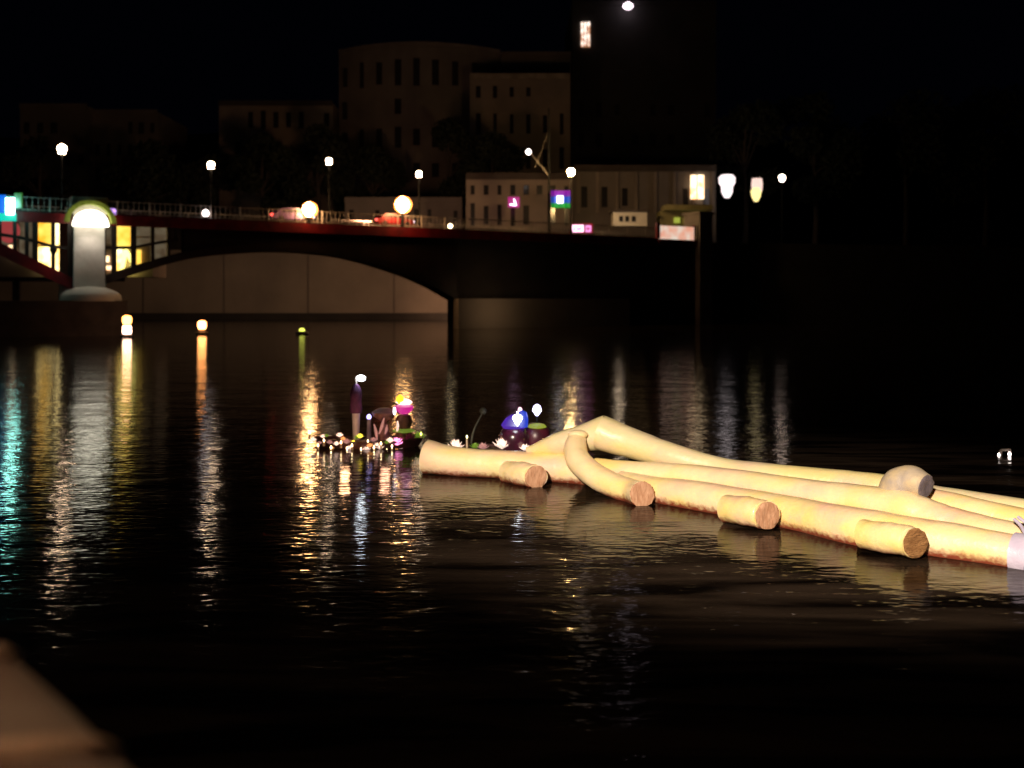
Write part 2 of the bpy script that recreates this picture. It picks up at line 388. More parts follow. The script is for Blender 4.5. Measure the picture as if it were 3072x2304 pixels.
house('apartment_building', 'low faint facade behind the left street lamps', 92, 158, 112, 176, 16, 12, M['plaster_dark'], [(128, 12), (150, 12), (175, 12)], 6)
house('apartment_building', 'faint old house at the far left behind the bridge lamps', 20, 88, 106, 174, 16, 12, M['plaster_dark'], [(128, 12), (160, 12)], 5)
tw = house('tower_block', 'almost black tower block with one lit window near its top', 572, 716, 3, 190, 26, 12, mat('tower_wall', (.05, .045, .045), .9, noise=(.03, .03, .03), nscale=.2), [(110, 14), (140, 14)], 8, ww=.35)
def pane(px0, py0, px1, py1, Y, name, m, parent=None, label=None, cat=None, group=None, th=.15):
    a, b_ = at(px0, py1, Y), at(px1, py0, Y)
    mb = MB(); mb.box((a + b_) / 2, (abs(b_.x - a.x), th, abs(b_.z - a.z)))
    o = mb.build(name, m, parent)
    if label: tag(o, label, cat, group)
    return o
o = pane(581, 22, 590, 47, 189.7, 'window', litglass('tower_room', (.35, .14, .06), (1, .82, .7), 1.8, 1.1), tw)
for x in (583.5, 586.5): pane(x, 22, x + .7, 47, 189.5, 'mullion', M['pole'], o)
mb = MB(); mb.lathe(at(628, 7, 188), [(.5, -.4), (1.0, 0), (.9, .5), (.3, .9)], 10)
solo('roof_lamp', mb, emis('roof_lamp', (1, .8, .9), 4), 'small pinkish white lamp at the top edge on the tower block roof', 'lamp')
# low facades behind the bridge on the right
sh = house('shop_building', 'long low brown building with pilasters behind the bridge railing', 574, 716, 168, 140, 10, 10.4, M['plaster_pink'], [(197, 20)], 7, ww=.28, roof=M['roof'])
for i in range(8):
    x = 577 + i * 19.2; pane(x, 172, x + 3, 213, 139.7, 'pilaster', M['plaster'], sh, th=.4)
wn = pane(690.5, 175, 704, 199, 139.4, 'window', M['room_warm'], sh); tag(wn, 'tall bright cream window')
pane(696.6, 175, 697.4, 199, 139.25, 'mullion', M['dark_steel'], wn)
ar = house('arcade_building', 'pinkish arcaded facade with tall doorways behind the mast', 466, 573, 176, 136, 10, 10.4, M['plaster'], [(215, 24), (190, 10)], 8, ww=.4, roof=M['roof'])
house('market_hall', 'warm lit low wall and doorways behind the amber parapet lamps', 345, 462, 200, 148, 8, 10.4, M['plaster_pink'], [(216, 14)], 9, ww=.35)
# riverside cafe behind the left bridge span: lit tall windows
caf = empty('riverside_cafe', at(80, 290, 104), 'cafe with tall glowing yellow windows behind the left bridge span', 'building')
mb = MB(); a, b_ = at(-40, 277, 104), at(152, 217, 104); mb.box(((a.x + b_.x) / 2, 106.2, (a.z + b_.z) / 2), (b_.x - a.x, 4, b_.z - a.z)); mb.build('wall', M['plaster'], caf)
mb = MB(); mb.box(((a.x + b_.x) / 2, 106.0, b_.z + .2), (b_.x - a.x + 1, 5, .4)); mb.build('roof', M['roof'], caf)
mb = MB(); mb.box(((a.x + b_.x) / 2 - 2, 106.0, a.z - .2), (b_.x - a.x - 5, 4.4, .4)); mb.build('terrace', M['dark_stone'], caf)
panes = [(36.5, 221, 53, 245, 'room_yellow'), (36.5, 247, 53, 270, 'room_bright'), (55, 221, 69.5, 247, 'room_bright'), (55, 249, 65, 276, 'room_bright'), (66, 249, 69.5, 276, 'room_warm'),
         (116, 225, 132.5, 247, 'room_yellow'), (116, 249.5, 122, 274, 'room_bright'), (105, 256, 109, 262, 'room_warm'), (104, 266, 112, 270, 'room_warm'),
         (136, 224, 151, 236, 'room_dim'), (136, 238, 151, 246, 'room_dim'), (136, 250, 141, 266, 'room_yellow'), (155, 228, 166, 262, 'room_dim'), (20, 222, 33, 262, 'room_dim'), (2, 218, 16, 250, 'room_dim'), (9, 245, 13, 256, 'room_warm'), (104, 225, 112, 244, 'room_dim')]
for (x0, y0, x1, y1, k) in panes: pane(x0, y0, x1, y1, 103.95, 'window', M[k], caf, th=.2)
for x in (-53, -47):
    mb = MB(); mb.bar((x, 105, -.2), (x, 105, a.z - .4), .5); mb.build('stilt', M['dark_stone'], caf)
# glowing triangular light frame in the right window
mb = MB(); A, B, C_ = at(125.5, 250, 103.7), at(133, 273, 103.7), at(121, 273, 103.7); D_ = at(132.5, 262, 103.7)
for p, q in ((A, D_), (D_, B), (B, C_), (C_, A)): mb.bar(p, q, .5, .3)
tag(mb.build('triangle_sign', emis('light_frame', (1, .85, .2), 3.5), None), 'glowing yellow triangular frame in the cafe window right of the pier', 'sign')

# ------------------------------------------------------------------ street lamps on the bridge
def street_lamp(px, py, off, label, m='lamp_white', Yb=None, size=.34, g='white street lamps along the bridge'):
    if Yb is None:
        s = bx(px); base = bp_(s, DECK, 0)
        k = (px - 512) / FPX           # slide back along the sight line for lamps on the far edge
        Yb = base.y + off; base = Vector((k * Yb, Yb, DECK))
    else:
        base = Vector(((px - 512) / FPX * Yb, Yb, 10.36))
    top = at(px, py, Yb).z; h = top - base.z
    e = empty('street_lamp', base, label, 'street lamp', g)
    mb = MB(); mb.lathe(base, [(.22, 0), (.2, .5), (.1, .7), (.07, h - size * .9)], 8); mb.build('pole', M['pole'], e, True)
    mb = MB(); mb.lathe(base, [(.28, h - size * .95), (size * .72, h - size * .5), (size * .95, h), (size * .8, h + size * .6), (size * .4, h + size * .9)], 10); mb.build('lantern', M[m], e, True)
    mb = MB(); mb.lathe(base, [(size * .55, h + size * .92), (size * .45, h + size * 1.05), (.06, h + size * 1.5), (.03, h + size * 1.9)], 10); mb.build('cap', M['pole'], e, True)
    return e
street_lamp(62, 149, 1, 'brightest white street lamp, leftmost above the cafe windows', size=.42)
street_lamp(211, 165, 1, 'white street lamp on the bridge, second from the left')
street_lamp(329, 161, 1, 'white street lamp above the left amber parapet lamp', size=.32)
street_lamp(419, 174, 1, 'white street lamp above and right of the right amber lamp', size=.32)
street_lamp(571, 172, 1, 'white street lamp beside the mast and striped flag', m='lamp_gold', size=.42)
street_lamp(782, 178, 0, 'small white street lamp alone at the far right', m='lamp_far', Yb=135, size=.5)
# parapet lamps
def parapet_lamp(px, py, label, r, m, name='parapet_lamp'):
    s = bx(px); Y = (BA + BD * s).y; p = at(px, py, Y)
    e = empty(name, Vector((p.x, p.y + .35, DECK)), label, 'lamp', 'small lamps on the bridge parapet')
    mb = MB(); mb.lathe((p.x, p.y + .35, DECK), [(.2, 0), (.16, p.z - DECK - r * .8)], 8); mb.build('post', M['pole'], e)
    mb = MB(); mb.lathe((p.x, p.y + .35, p.z), [(r * .25, -r * 1.15), (r * .8, -r * .5), (r, 0), (r * .75, r * .6), (r * .2, r * 1.05)], 10); mb.build('lantern', M[m], e, True)
    if m == 'lamp_amber':   # round amber disc added behind the bulb to imitate its glow
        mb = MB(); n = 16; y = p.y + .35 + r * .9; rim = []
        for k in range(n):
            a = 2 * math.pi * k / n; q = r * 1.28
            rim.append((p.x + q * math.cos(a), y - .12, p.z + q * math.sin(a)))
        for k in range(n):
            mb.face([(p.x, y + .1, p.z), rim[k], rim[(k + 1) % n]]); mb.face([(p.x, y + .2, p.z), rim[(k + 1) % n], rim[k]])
        mb.build('halo_disc', M['amber_halo'], e)
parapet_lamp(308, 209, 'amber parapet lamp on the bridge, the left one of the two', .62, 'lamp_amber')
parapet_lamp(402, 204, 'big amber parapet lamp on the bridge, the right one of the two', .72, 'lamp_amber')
parapet_lamp(204.5, 213, 'small white parapet lamp left of the amber lamps', .32, 'lamp_small')
parapet_lamp(450, 226, 'tiny yellow parapet lamp right of the amber lamps', .22, 'lamp_warm')
lamp('amber_fill', 'POINT', bp_(bx(402), DECK + 1.6, -.7), 420, (1, .5, .2), .5)
lamp('amber_fill', 'AREA', bp_(bx(402), DECK + 2, 8), 1500, (1, .5, .25), 2.0, bp_(bx(405), DECK + 6, 45))
lamp('amber_fill', 'AREA', bp_(bx(505), DECK + 1.5, 9), 420, (1, .6, .4), 2.5, bp_(bx(500), DECK + 3, 30))  # added warm fill on the arcade facade; no lamp stands here
lamp('amber_fill', 'POINT', bp_(bx(308), DECK + 1.4, -.7), 260, (1, .5, .2), .5)
# wall lamps of the building at the bridge end
mb = MB(); mb.lathe(at(727, 186, 134), [(.35, -1.6), (.75, -.9), (.8, -.1), (1.1, .4), (1.15, 1.1), (.8, 1.5)], 12)
solo('globe_lamp', mb, emis('globe_lamp', (1, .85, .85), 1.7), 'big elongated white glowing lamp right of the bright window', 'lamp', smooth=True)
mb = MB(); mb.lathe(at(757, 185, 136), [(.7, -.9), (.8, 0), (.7, .9)], 10)
solo('wall_lamp', mb, emis('wall_lamp', (1, .7, .6), 1.1), 'dull pinkish lamp, upper one between the white lamps', 'lamp', smooth=True)
mb = MB(); mb.lathe(at(756, 195, 135), [(.25, -.9), (.6, -.3), (.75, .5), (.4, 1)], 10)
solo('wall_lamp', mb, emis('wall_lamp_yellow', (1, .8, .3), 1.6), 'yellowish lamp directly under the dull pinkish lamp', 'lamp', smooth=True)
# a small car stopped on the deck under the right amber lamp
def car(px, off, label, body):
    s = bx(px); c = bp_(s, DECK, off); e = empty('parked_car', c, label, 'car')
    L = lambda u, z, o: c + BD * u + Vector((0, 0, z)) + BN * o
    prof = [(-2.0, .35), (-2.05, .8), (-1.7, .95), (-1.2, 1.4), (.5, 1.45), (1.1, .98), (1.95, .85), (2.05, .4)]
    mb = MB(); A = [mb.bm.verts.new(L(u, z, -.8)) for u, z in prof]; B = [mb.bm.verts.new(L(u, z, .8)) for u, z in prof]
    mb.bm.faces.new(A); mb.bm.faces.new(B[::-1])
    for i in range(8): mb.bm.faces.new((A[i], B[i], B[(i + 1) % 8], A[(i + 1) % 8]))
    mb.build('body', body, e)
    mb = MB(); mb.face([L(-1.15, 1.0, -.81), L(.95, 1.0, -.81), L(.45, 1.38, -.81), L(-1.1, 1.34, -.81)]); mb.build('side_window', M['glass_dark'], e)
    for u in (-1.25, 1.25):
        mb = MB(); n = 14
        for k in range(n):
            a, b = 2 * math.pi * k / n, 2 * math.pi * (k + 1) / n
            p = [L(u + .33 * math.cos(t), .33 + .33 * math.sin(t), o) for t, o in ((a, -.84), (b, -.84), (b, -.6), (a, -.6))]
            mb.face(p); mb.face([L(u, .33, -.84), p[0], p[1]])
        mb.build('wheel', M['dark_steel'], e)
    mb = MB(); mb.box(L(-2.04, .75, -.55), (.3, .3, .2)); mb.build('tail_light', emis('tail_red', (1, .08, .06), 5), e)
    mb = MB(); mb.box(L(2.04, .7, -.55), (.25, .25, .2)); mb.build('headlight', emis('head_white', (1, .8, 1), 4), e)
car(402, 2.2, 'small red car on the deck directly under the right amber lamp', mat('car_red', (.28, .015, .02), .3, coat=.6, noise=(.22, .01, .015), nscale=2))
car(298, 2.0, 'lilac grey car on the deck just left of the left amber lamp', mat('car_lilac', (.16, .08, .22), .3, coat=.6, noise=(.13, .07, .18), nscale=2))
# mast with stays and a lamp arm
Ym = 118; base = at(549, 230, Ym); base.z = DECK; top = at(549, 108, Ym)
ms = empty('flag_mast', base, 'tall thin dark mast with stays beside the striped flag', 'mast')
mb = MB(); mb.lathe(base, [(.18, 0), (.08, top.z - base.z)], 8); mb.build('pole', M['pole'], ms)
mb = MB(); mb.bar(at(549, 176, Ym), at(530, 152, Ym), .1); mb.bar(at(549, 130, Ym), at(535, 168, Ym), .04); mb.build('stay', M['rail'], ms)
mb = MB(); mb.lathe(at(528.5, 152, Ym), [(.15, -.3), (.35, 0), (.12, .35)], 8); mb.build('arm_lamp', M['lamp_small'], ms)
# flag: three bands and the white mark
fl = empty('striped_flag', at(560, 208, 117), 'hanging flag with violet, blue and green bands and white mark', 'flag')
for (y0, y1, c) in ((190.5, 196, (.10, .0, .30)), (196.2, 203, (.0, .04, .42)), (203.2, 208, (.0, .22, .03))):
    mb = MB()
    for i in range(6):
        xa, xb = 551 + i * 3.3, 551 + (i + 1) * 3.3
        f = lambda x: 117 + .15 * math.sin(x * .7)
        mb.face([at(xa, y1, f(xa)), at(xb, y1, f(xb)), at(xb, y0, f(xb)), at(xa, y0, f(xa))])
        mb.face([at(xa, y0, f(xa) + .1), at(xb, y0, f(xb) + .1), at(xb, y1, f(xb) + .1), at(xa, y1, f(xa) + .1)])
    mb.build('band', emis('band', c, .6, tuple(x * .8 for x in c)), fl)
mb = MB()
for (x0, y0, x1, y1) in ((557, 196, 559.8, 202), (560.8, 196, 563, 202), (557, 201, 563, 203)):
    a, b_ = at(x0, y1, 116.7), at(x1, y0, 116.7); mb.box((a + b_) / 2, (b_.x - a.x, .08, b_.z - a.z))
mb.build('mark', emis('mark', (.9, .95, 1), 6), fl)
# magenta sign with a tick shaped stroke
sg = empty('magenta_sign', at(513.5, 208, 130), 'small magenta glowing sign with white tick stroke, left of the mast', 'sign')
pane(508, 197, 519.5, 207.5, 130, 'panel', emis('magenta', (.75, .0, .32), .55), sg)
mb = MB(); mb.bar(at(510, 204.5, 129.8), at(516, 205, 129.8), .25, .1); mb.bar(at(516, 205.5, 129.8), at(514, 199, 129.8), .3, .1); mb.build('stroke', emis('stroke', (1, .7, 1), 7), sg)
# red and pink sign on the railing
sg = empty('backlit_sign', at(582, 233, 113), 'red rimmed backlit sign in two pink panels on the railing', 'sign')
pane(570.5, 223.5, 592.5, 233, 113.2, 'frame', emis('sign_red', (.8, .02, .05), .35), sg, th=.2)
pane(572.5, 225, 583.5, 232, 113.0, 'panel', emis('sign_pink', (1, .55, .75), 3), sg)
pane(585.5, 225.5, 591, 232, 113.0, 'panel', emis('sign_lilac', (.85, .3, .7), 1.6), sg)
mb = MB()
for i, x in enumerate((574.5, 577.3, 580.1, 587, 589)):
    mb.bar(at(x, 227, 112.8), at(x + (1 if i % 2 else -.6), 230.5, 112.8), .09); mb.bar(at(x - .8, 228.8, 112.8), at(x + 1.1, 228.6, 112.8), .09)
mb.build('lettering', emis('lettering', (.7, .04, .15), .7), sg)
# blue green sign at the left edge
sg = empty('illuminated_sign', at(4, 225, 80), 'blue and green illuminated sign with white panel at the left edge', 'sign')
pane(-12, 195, 5.5, 213, 80, 'panel', emis('sign_blue', (.0, .14, .85), 1.0), sg)
pane(-12, 213.4, 16, 221, 80, 'panel', emis('sign_teal', (.0, .45, .32), 1.6), sg)
pane(14.8, 193, 22, 208, 80.3, 'panel', emis('sign_green', (.02, .30, .0), .45), sg)
pane(6.3, 198, 14, 214.5, 79.8, 'panel', emis('sign_white', (.35, 1, .85), 26), sg)
b_ = at(8, 221, 80.4); mb = MB(); mb.bar(b_, (b_.x, b_.y, DECK - .5), .2); mb.build('post', M['pole'], sg)
mb = MB(); mb.ball(at(9, 231, 84), .95, (1, .6, 1.1)); solo('paper_lantern', mb, emis('paper_lantern', (.9, .12, .12), .35), 'round red paper lantern under the illuminated sign', 'lantern', smooth=True)
# small violet lamp beside the pier lamp
mb = MB(); mb.lathe(at(111, 212, 92), [(.5, -.25), (.6, 0), (.4, .3)], 8); solo('violet_lamp', mb, emis('violet_lamp', (.65, .35, 1), 1.5), 'dim violet lamp right of the pier dome', 'lamp')
# hut, kiosk and the lit panel at the bridge end
hut = empty('white_hut', at(630, 225, 124), 'small white hut with three dark windows behind the railing', 'hut')
a, b_ = at(613, 226, 124), at(647, 212, 124)
mb = MB(); mb.box(((a.x + b_.x) / 2, 125.2, (a.z + b_.z) / 2), (b_.x - a.x, 2.4, b_.z - a.z)); mb.build('wall', mat('hut_wall', (.62, .56, .48), .7, noise=(.5, .45, .4), nscale=.6), hut)
mb = MB(); mb.box(((a.x + b_.x) / 2, 125.2, b_.z + .12), (b_.x - a.x + .6, 3, .22)); mb.build('roof', M['roof'], hut)
for x in (621, 627, 633.5): pane(x - 1.8, 216, x + 1.8, 221.5, 123.9, 'window', M['glass_dark'], hut)
kio = empty('kiosk', at(683, 226, 126), 'olive kiosk with flat roof and lit strip at the bridge end', 'kiosk')
a, b_ = at(660, 228, 126), at(706, 211, 126)
mb = MB(); mb.box(((a.x + b_.x) / 2, 127.5, (a.z + b_.z) / 2), (b_.x - a.x, 3, b_.z - a.z)); mb.build('wall', mat('kiosk_wall', (.30, .27, .12), .7, noise=(.2, .18, .09), nscale=.8), kio)
pane(663, 206, 710, 211, 125.2, 'roof', mat('kiosk_roof', (.34, .30, .14), .6, noise=(.25, .22, .1), nscale=1), kio, th=3.5)
pane(684, 218, 703, 223, 125.9, 'light_strip', emis('strip', (1, .75, .25), .8), kio); pane(674, 217.5, 680, 223, 125.9, 'light_strip', emis('strip_green', (.7, .8, .1), .5), kio)
bn = empty('lit_banner', bp_(bx(676), DECK, 0), 'long pinkish white lit banner on the deck by the end pillar', 'banner')
mb = MB(); s0, s1 = bx(659), bx(693); slab(mb, s0, s1, DECK - .15, DECK + 1.45, -.18, .02); mb.build('panel', litglass('lit_panel', (1, .45, .3), (1, .86, .72), .8, .7), bn)
mb = MB(); slab(mb, s0 - .5, s0 + .0, DECK - .1, DECK + 1.75, -.22, .06); slab(mb, s1, s1 + .25, DECK - .1, DECK + 1.7, -.22, .06); slab(mb, s0, s1, DECK - .5, DECK - .16, -.2, .0); mb.build('frame', M['red_steel'], bn)
lamp('panel_light', 'POINT', bp_(bx(640), DECK + 2.6, 4), 130, (1, .75, .5), .4)

# ------------------------------------------------------------------ trees on the far bank
def leafcloud(mb, c, R, n, sz, rnd, sq=.85):
    for _ in range(n):
        d = Vector((rnd.gauss(0, 1), rnd.gauss(0, 1), rnd.gauss(0, 1))).normalized() * R * rnd.random() ** .4
        d.z *= sq; p = c + d
        u = Vector((rnd.uniform(-1, 1), rnd.uniform(-1, 1), rnd.uniform(-1, 1))).normalized() * sz * rnd.uniform(.6, 1.3)
        v = u.cross(Vector((rnd.uniform(-1, 1), rnd.uniform(-1, 1), rnd.uniform(-1, 1)))).normalized() * sz * .7
        mb.face([p - u, p + v * .5, p + u, p - v * .5])
def tree(px, Y, ytop, wpx, label, seed, dense=1, grp='dark trees behind the bridge', z0=10.36):
    rnd = random.Random(seed)
    x = (px - 512) / FPX * Y; top = EYE + (HOR - ytop) / FPX * Y; R = wpx / 2 / FPX * Y; z0 = max(z0, gz(x, Y)) - .2
    H = top - z0
    e = empty('broadleaf_tree', (x, Y, z0), label, 'tree', grp)
    mb = MB(); mb.tube([(x, Y, z0), (x + .2, Y, z0 + H * .3), (x - .1, Y, z0 + H * .6), (x + .2, Y, z0 + H * .85)], [.5, .36, .22, .08], 8, 3)
    cl = []
    for i in range(9):
        a = rnd.uniform(0, 6.28); zz = z0 + H * rnd.uniform(.36, .88); k = 1 - abs((zz - z0) / H - .6) * 1.1
        c = Vector((x + math.cos(a) * R * .68 * k, Y + math.sin(a) * R * .6 * k, zz)); cl.append(c)
        mb.tube([(x, Y, z0 + H * .28 + (zz - z0) * .3), ((x + c.x) / 2, (Y + c.y) / 2, zz - H * .08), tuple(c)], [.16, .1, .04], 6, 2)
    mb.build('trunk', M['bark'], e, True)
    mb = MB()
    for c in cl: leafcloud(mb, c, R * rnd.uniform(.34, .5), int(420 * dense), .55, rnd)
    leafcloud(mb, Vector((x, Y, z0 + H * .86)), R * .4, int(420 * dense), .55, rnd)
    mb.build('crown', M['leaf'], e)
for (px, Y, yt, wp, lb) in ((262, 160, 128, 74, 'dark tree in front of the low wing, left of the tall block'), (318, 158, 118, 76, 'dark tree in front of the tall block left corner'),
        (372, 160, 140, 70, 'dark tree above the space between the amber lamps'), (448, 156, 112, 84, 'big dark tree in front of the tall block right half'),
        (494, 154, 124, 66, 'dark tree left of the mast'), (40, 160, 132, 80, 'dark tree at the far left behind the cafe'), (150, 160, 138, 90, 'dark tree between the two leftmost street lamps'),
        (210, 164, 150, 60, 'dark tree behind the second street lamp'), (745, 150, 96, 80, 'black tree right of the tower block'), (815, 152, 84, 96, 'black tree behind the lone right street lamp'),
        (905, 156, 92, 110, 'black tree on the dark right bank'), (985, 158, 80, 110, 'black tree at the right edge of the far bank')):
    tree(px, Y, yt, wp, lb, int(px * 7 + Y))

# ------------------------------------------------------------------ lights near the water line
def buoy(px, py, Y, label, m1, m2=None, r=.35):
    p = at(px, py, Y)
    e = empty('water_lantern', (p.x, p.y, 0), label, 'lantern', 'lit lanterns near the far water line')
    mb = MB(); mb.lathe((p.x, p.y, 0), [(.5, -.1), (.6, .12), (.45, .25), (.08, .3), (.07, p.z - r)], 10); mb.build('float', M['dark_steel'], e)
    mb = MB(); mb.lathe(p, [(r * .7, -r), (r, -r * .5), (r, r * .6), (r * .5, r)], 10); mb.build('lantern', m1, e, True)
    if m2:
        mb = MB(); mb.lathe((p.x, p.y, p.z - r * 2.2), [(r * .8, -r), (r, -r * .4), (r * .9, r * .9)], 10); mb.build('lantern', m2, e, True)
M['orange_hot'] = emis('orange_hot', (1, .38, .08), 9)
M['pink_hot'] = emis('pink_hot', (1, .6, .42), 10)
buoy(127, 320, 79, 'double orange lantern stacked on a float below the pier', M['orange_hot'], M['pink_hot'], .36)
buoy(202, 325, 86, 'fiery white orange lantern on the water under the arch left part', emis('red_hot', (1, .36, .10), 12), None, .38)
buoy(302, 331, 86, 'small yellow green lantern on the water under the arch centre', emis('lime', (.75, .8, .1), 2.5), None, .24)
# unseen warm area light, added right of the arch to brighten the quay wall
p = bp_(bx(470), 3.2, 3)
lamp('quay_wall_fill', 'AREA', (-7.5, 143, 1.6), 480, (1, .55, .30), 1.5, (-14, 152, 3.5))
lamp('left_wall_fill', 'AREA', (-34, 120, 8), 190, (1, .86, .62), 6, (-36, 152, 5))  # added fill for the left quay wall, not light from the cafe windows
lamp('plinth_fill', 'AREA', bp_(bx(480), 1.0, -5), 60, (1, .66, .36), .5, bp_(bx(500), 1.4, 0), sy=8)  # unseen strip of light added to lift the plinth

# ------------------------------------------------------------------ the raft
def skin_material(name, c1, c2, c3, ns=1.6, rough=.42):
    """pale peeled wood, waxy, with yellow and pink patches and fine pores"""
    m = mat(name, c1, rough, coat=.35, sss=.12, bump=.012, bscale=9)
    nt = m.node_tree; b = nt.nodes['Principled BSDF']; tc = nt.nodes.new('ShaderNodeTexCoord')
    def rngn(scale, lo, hi, det, off):
        mp = nt.nodes.new('ShaderNodeMapping'); mp.inputs['Location'].default_value = (off, off, 0); mp.inputs['Rotation'].default_value = (0, 0, .8); mp.inputs['Scale'].default_value = (.45, 1, 1)
        nt.links.new(tc.outputs['Object'], mp.inputs[0])
        n = nt.nodes.new('ShaderNodeTexNoise'); n.inputs['Scale'].default_value = scale; n.inputs['Detail'].default_value = det; nt.links.new(mp.outputs[0], n.inputs[0])
        r = nt.nodes.new('ShaderNodeMapRange'); r.inputs[1].default_value = lo; r.inputs[2].default_value = hi; nt.links.new(n.outputs[0], r.inputs[0]); return r.outputs[0]
    def mix(f, a, bcol):
        x = nt.nodes.new('ShaderNodeMix'); x.data_type = 'RGBA'; nt.links.new(f, x.inputs[0])
        if hasattr(a, 'links'): nt.links.new(a, x.inputs[6])
        else: x.inputs[6].default_value = (*a, 1)
        x.inputs[7].default_value = (*bcol, 1); return x.outputs[2]
    c = mix(rngn(ns, .45, .66, 2, 0), c1, c2); c = mix(rngn(ns * 1.3, .5, .72, 3, 7), c, c3)
    # damp red-brown stain along the water line, ragged
    sep = nt.nodes.new('ShaderNodeSeparateXYZ'); geo = nt.nodes.new('ShaderNodeNewGeometry'); nt.links.new(geo.outputs['Position'], sep.inputs[0])
    n = nt.nodes.new('ShaderNodeTexNoise'); n.inputs['Scale'].default_value = 16; n.inputs['Detail'].default_value = 10; nt.links.new(geo.outputs['Position'], n.inputs[0])
    s = nt.nodes.new('ShaderNodeMath'); s.operation = 'MULTIPLY_ADD'; nt.links.new(n.outputs[0], s.inputs[0]); s.inputs[1].default_value = -.16; nt.links.new(sep.outputs['Z'], s.inputs[2])
    r = nt.nodes.new('ShaderNodeMapRange'); r.inputs[1].default_value = .035; r.inputs[2].default_value = -.055; nt.links.new(s.outputs[0], r.inputs[0])
    c = mix(r.outputs[0], c, (.30, .07, .035)); nt.links.new(c, b.inputs['Base Color'])
    return m
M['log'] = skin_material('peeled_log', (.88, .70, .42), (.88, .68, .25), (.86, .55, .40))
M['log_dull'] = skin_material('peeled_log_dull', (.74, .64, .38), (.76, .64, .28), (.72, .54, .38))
M['cut'] = mat('cut_wood', (.54, .31, .19), .8, noise=(.40, .20, .11), nscale=22, bump=.02, bscale=24, stretch=(1, 1, .35))
M['cut_rough'] = mat('cut_wood_rough', (.34, .17, .06), .85, noise=(.22, .10, .03), nscale=10, bump=.03, bscale=18, stretch=(1, 1, 3))
M['cut_grey'] = mat('cut_wood_grey', (.17, .14, .16), .8, noise=(.11, .09, .11), nscale=9, bump=.01, bscale=25)
raft = empty('log_raft', (3.0, 13.6, 0), 'long raft of pale yellow peeled logs lit brightly on the dark river', 'raft')
def rlog(name, pts, m='log', n=28, wob=.022, seed=1, squash=1.0, sub=7):
    P = [at(px, (t + b_) / 2, Y) for (px, t, b_, Y) in pts]; R = [(b_ - t) / 2 / FPX * Y for (px, t, b_, Y) in pts]
    mb = MB(); mb.tube(P, R, n, sub, wob, seed=seed, squash=squash); return mb.build(name, M[m], raft, True)
rlog('log', [(622, 471, 497, 15.25), (645, 475, 502, 14.9), (700, 481.5, 513, 14.15), (788, 496, 531, 13.1), (862, 508, 549, 12.15), (930, 520, 559, 11.7), (1024, 536, 573, 11.1), (1110, 551, 590, 10.6)], seed=2)
rlog('log', [(596, 458, 480, 15.75), (630, 461, 484, 15.35), (700, 465.5, 493, 14.65), (802, 478, 511, 13.55), (870, 486, 524, 12.85), (905, 491, 529, 12.5), (934, 501, 538, 12.25), (964, 511, 547, 12.0), (1030, 525, 562, 11.5), (1110, 540, 578, 11.0)], seed=3)
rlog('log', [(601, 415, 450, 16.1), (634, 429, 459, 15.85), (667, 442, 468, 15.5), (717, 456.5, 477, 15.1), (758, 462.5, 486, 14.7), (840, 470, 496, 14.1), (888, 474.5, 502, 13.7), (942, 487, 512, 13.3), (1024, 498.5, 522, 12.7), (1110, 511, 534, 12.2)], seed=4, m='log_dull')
rlog('log', [(890, 484, 508, 13.2), (942, 491, 520, 12.8), (1024, 508, 538, 12.2), (1110, 522, 554, 11.7)], seed=5)
o = rlog('log', [(427, 440, 474, 17.05), (455, 447, 476, 16.85), (498, 450, 478, 16.6), (547, 453, 482, 16.35), (590, 456, 487, 16.1)], seed=6)
mb = MB(); c = at(427, 457, 17.0)
# bent log: short tapered half rising to the apex
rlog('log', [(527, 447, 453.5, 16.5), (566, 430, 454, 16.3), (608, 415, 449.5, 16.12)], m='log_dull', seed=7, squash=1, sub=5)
def cut(parent, c, d, r, m, seed, ry=1.0):
    """ragged, slightly domed sawn face"""
    rnd = random.Random(seed); d = Vector(d).normalized(); u = d.cross(Vector((0, 0, 1))).normalized(); v = u.cross(d); mb = MB()
    N = 24; rings = []
    for k, (rr, h) in enumerate(((1.0, 0), (.97, .012), (.75, .02), (.45, .016), (.2, .010))):
        rings.append([mb.bm.verts.new(c + (u * math.cos(2 * math.pi * i / N) + v * math.sin(2 * math.pi * i / N) * ry) * r * rr * (1 + (rnd.uniform(-.07, .02) if k == 0 else rnd.uniform(-.05, .05))) + d * (h + rnd.uniform(-.004, .004))) for i in range(N)])
    for a, b_ in zip(rings, rings[1:]):
        for i in range(N): mb.bm.faces.new((a[i], a[(i + 1) % N], b_[(i + 1) % N], b_[i]))
    mb.bm.faces.new(rings[-1])
    return mb.build('cut_face', M[m], parent, True)
DX = Vector((.72, -.69, 0))
def stub(px, py, Y, r, L, m, seed, lift=0):
    c = at(px, py, Y); mb = MB(); E_ = Vector((.40, -.917, 0))
    a = c + Vector((-.50 * L, .66 * L, -.02))
    dd = mb.tube([a, c + Vector((-.26 * L, .30 * L, 0)), c - E_ * .10, c], [r * .98, r * 1.03, r, r * .97], 26, 8, .03, seed=seed)
    o = mb.build('cross_log', M['log'], raft, True)
    cut(o, c + dd * .002, dd, r * .985, m, seed)
stub(536, 477, 15.75, .19, .9, 'cut', 11)
stub(767.5, 515.5, 12.72, .187, .82, 'cut', 12)
stub(915, 543, 11.25, .176, .8, 'cut_rough', 13)
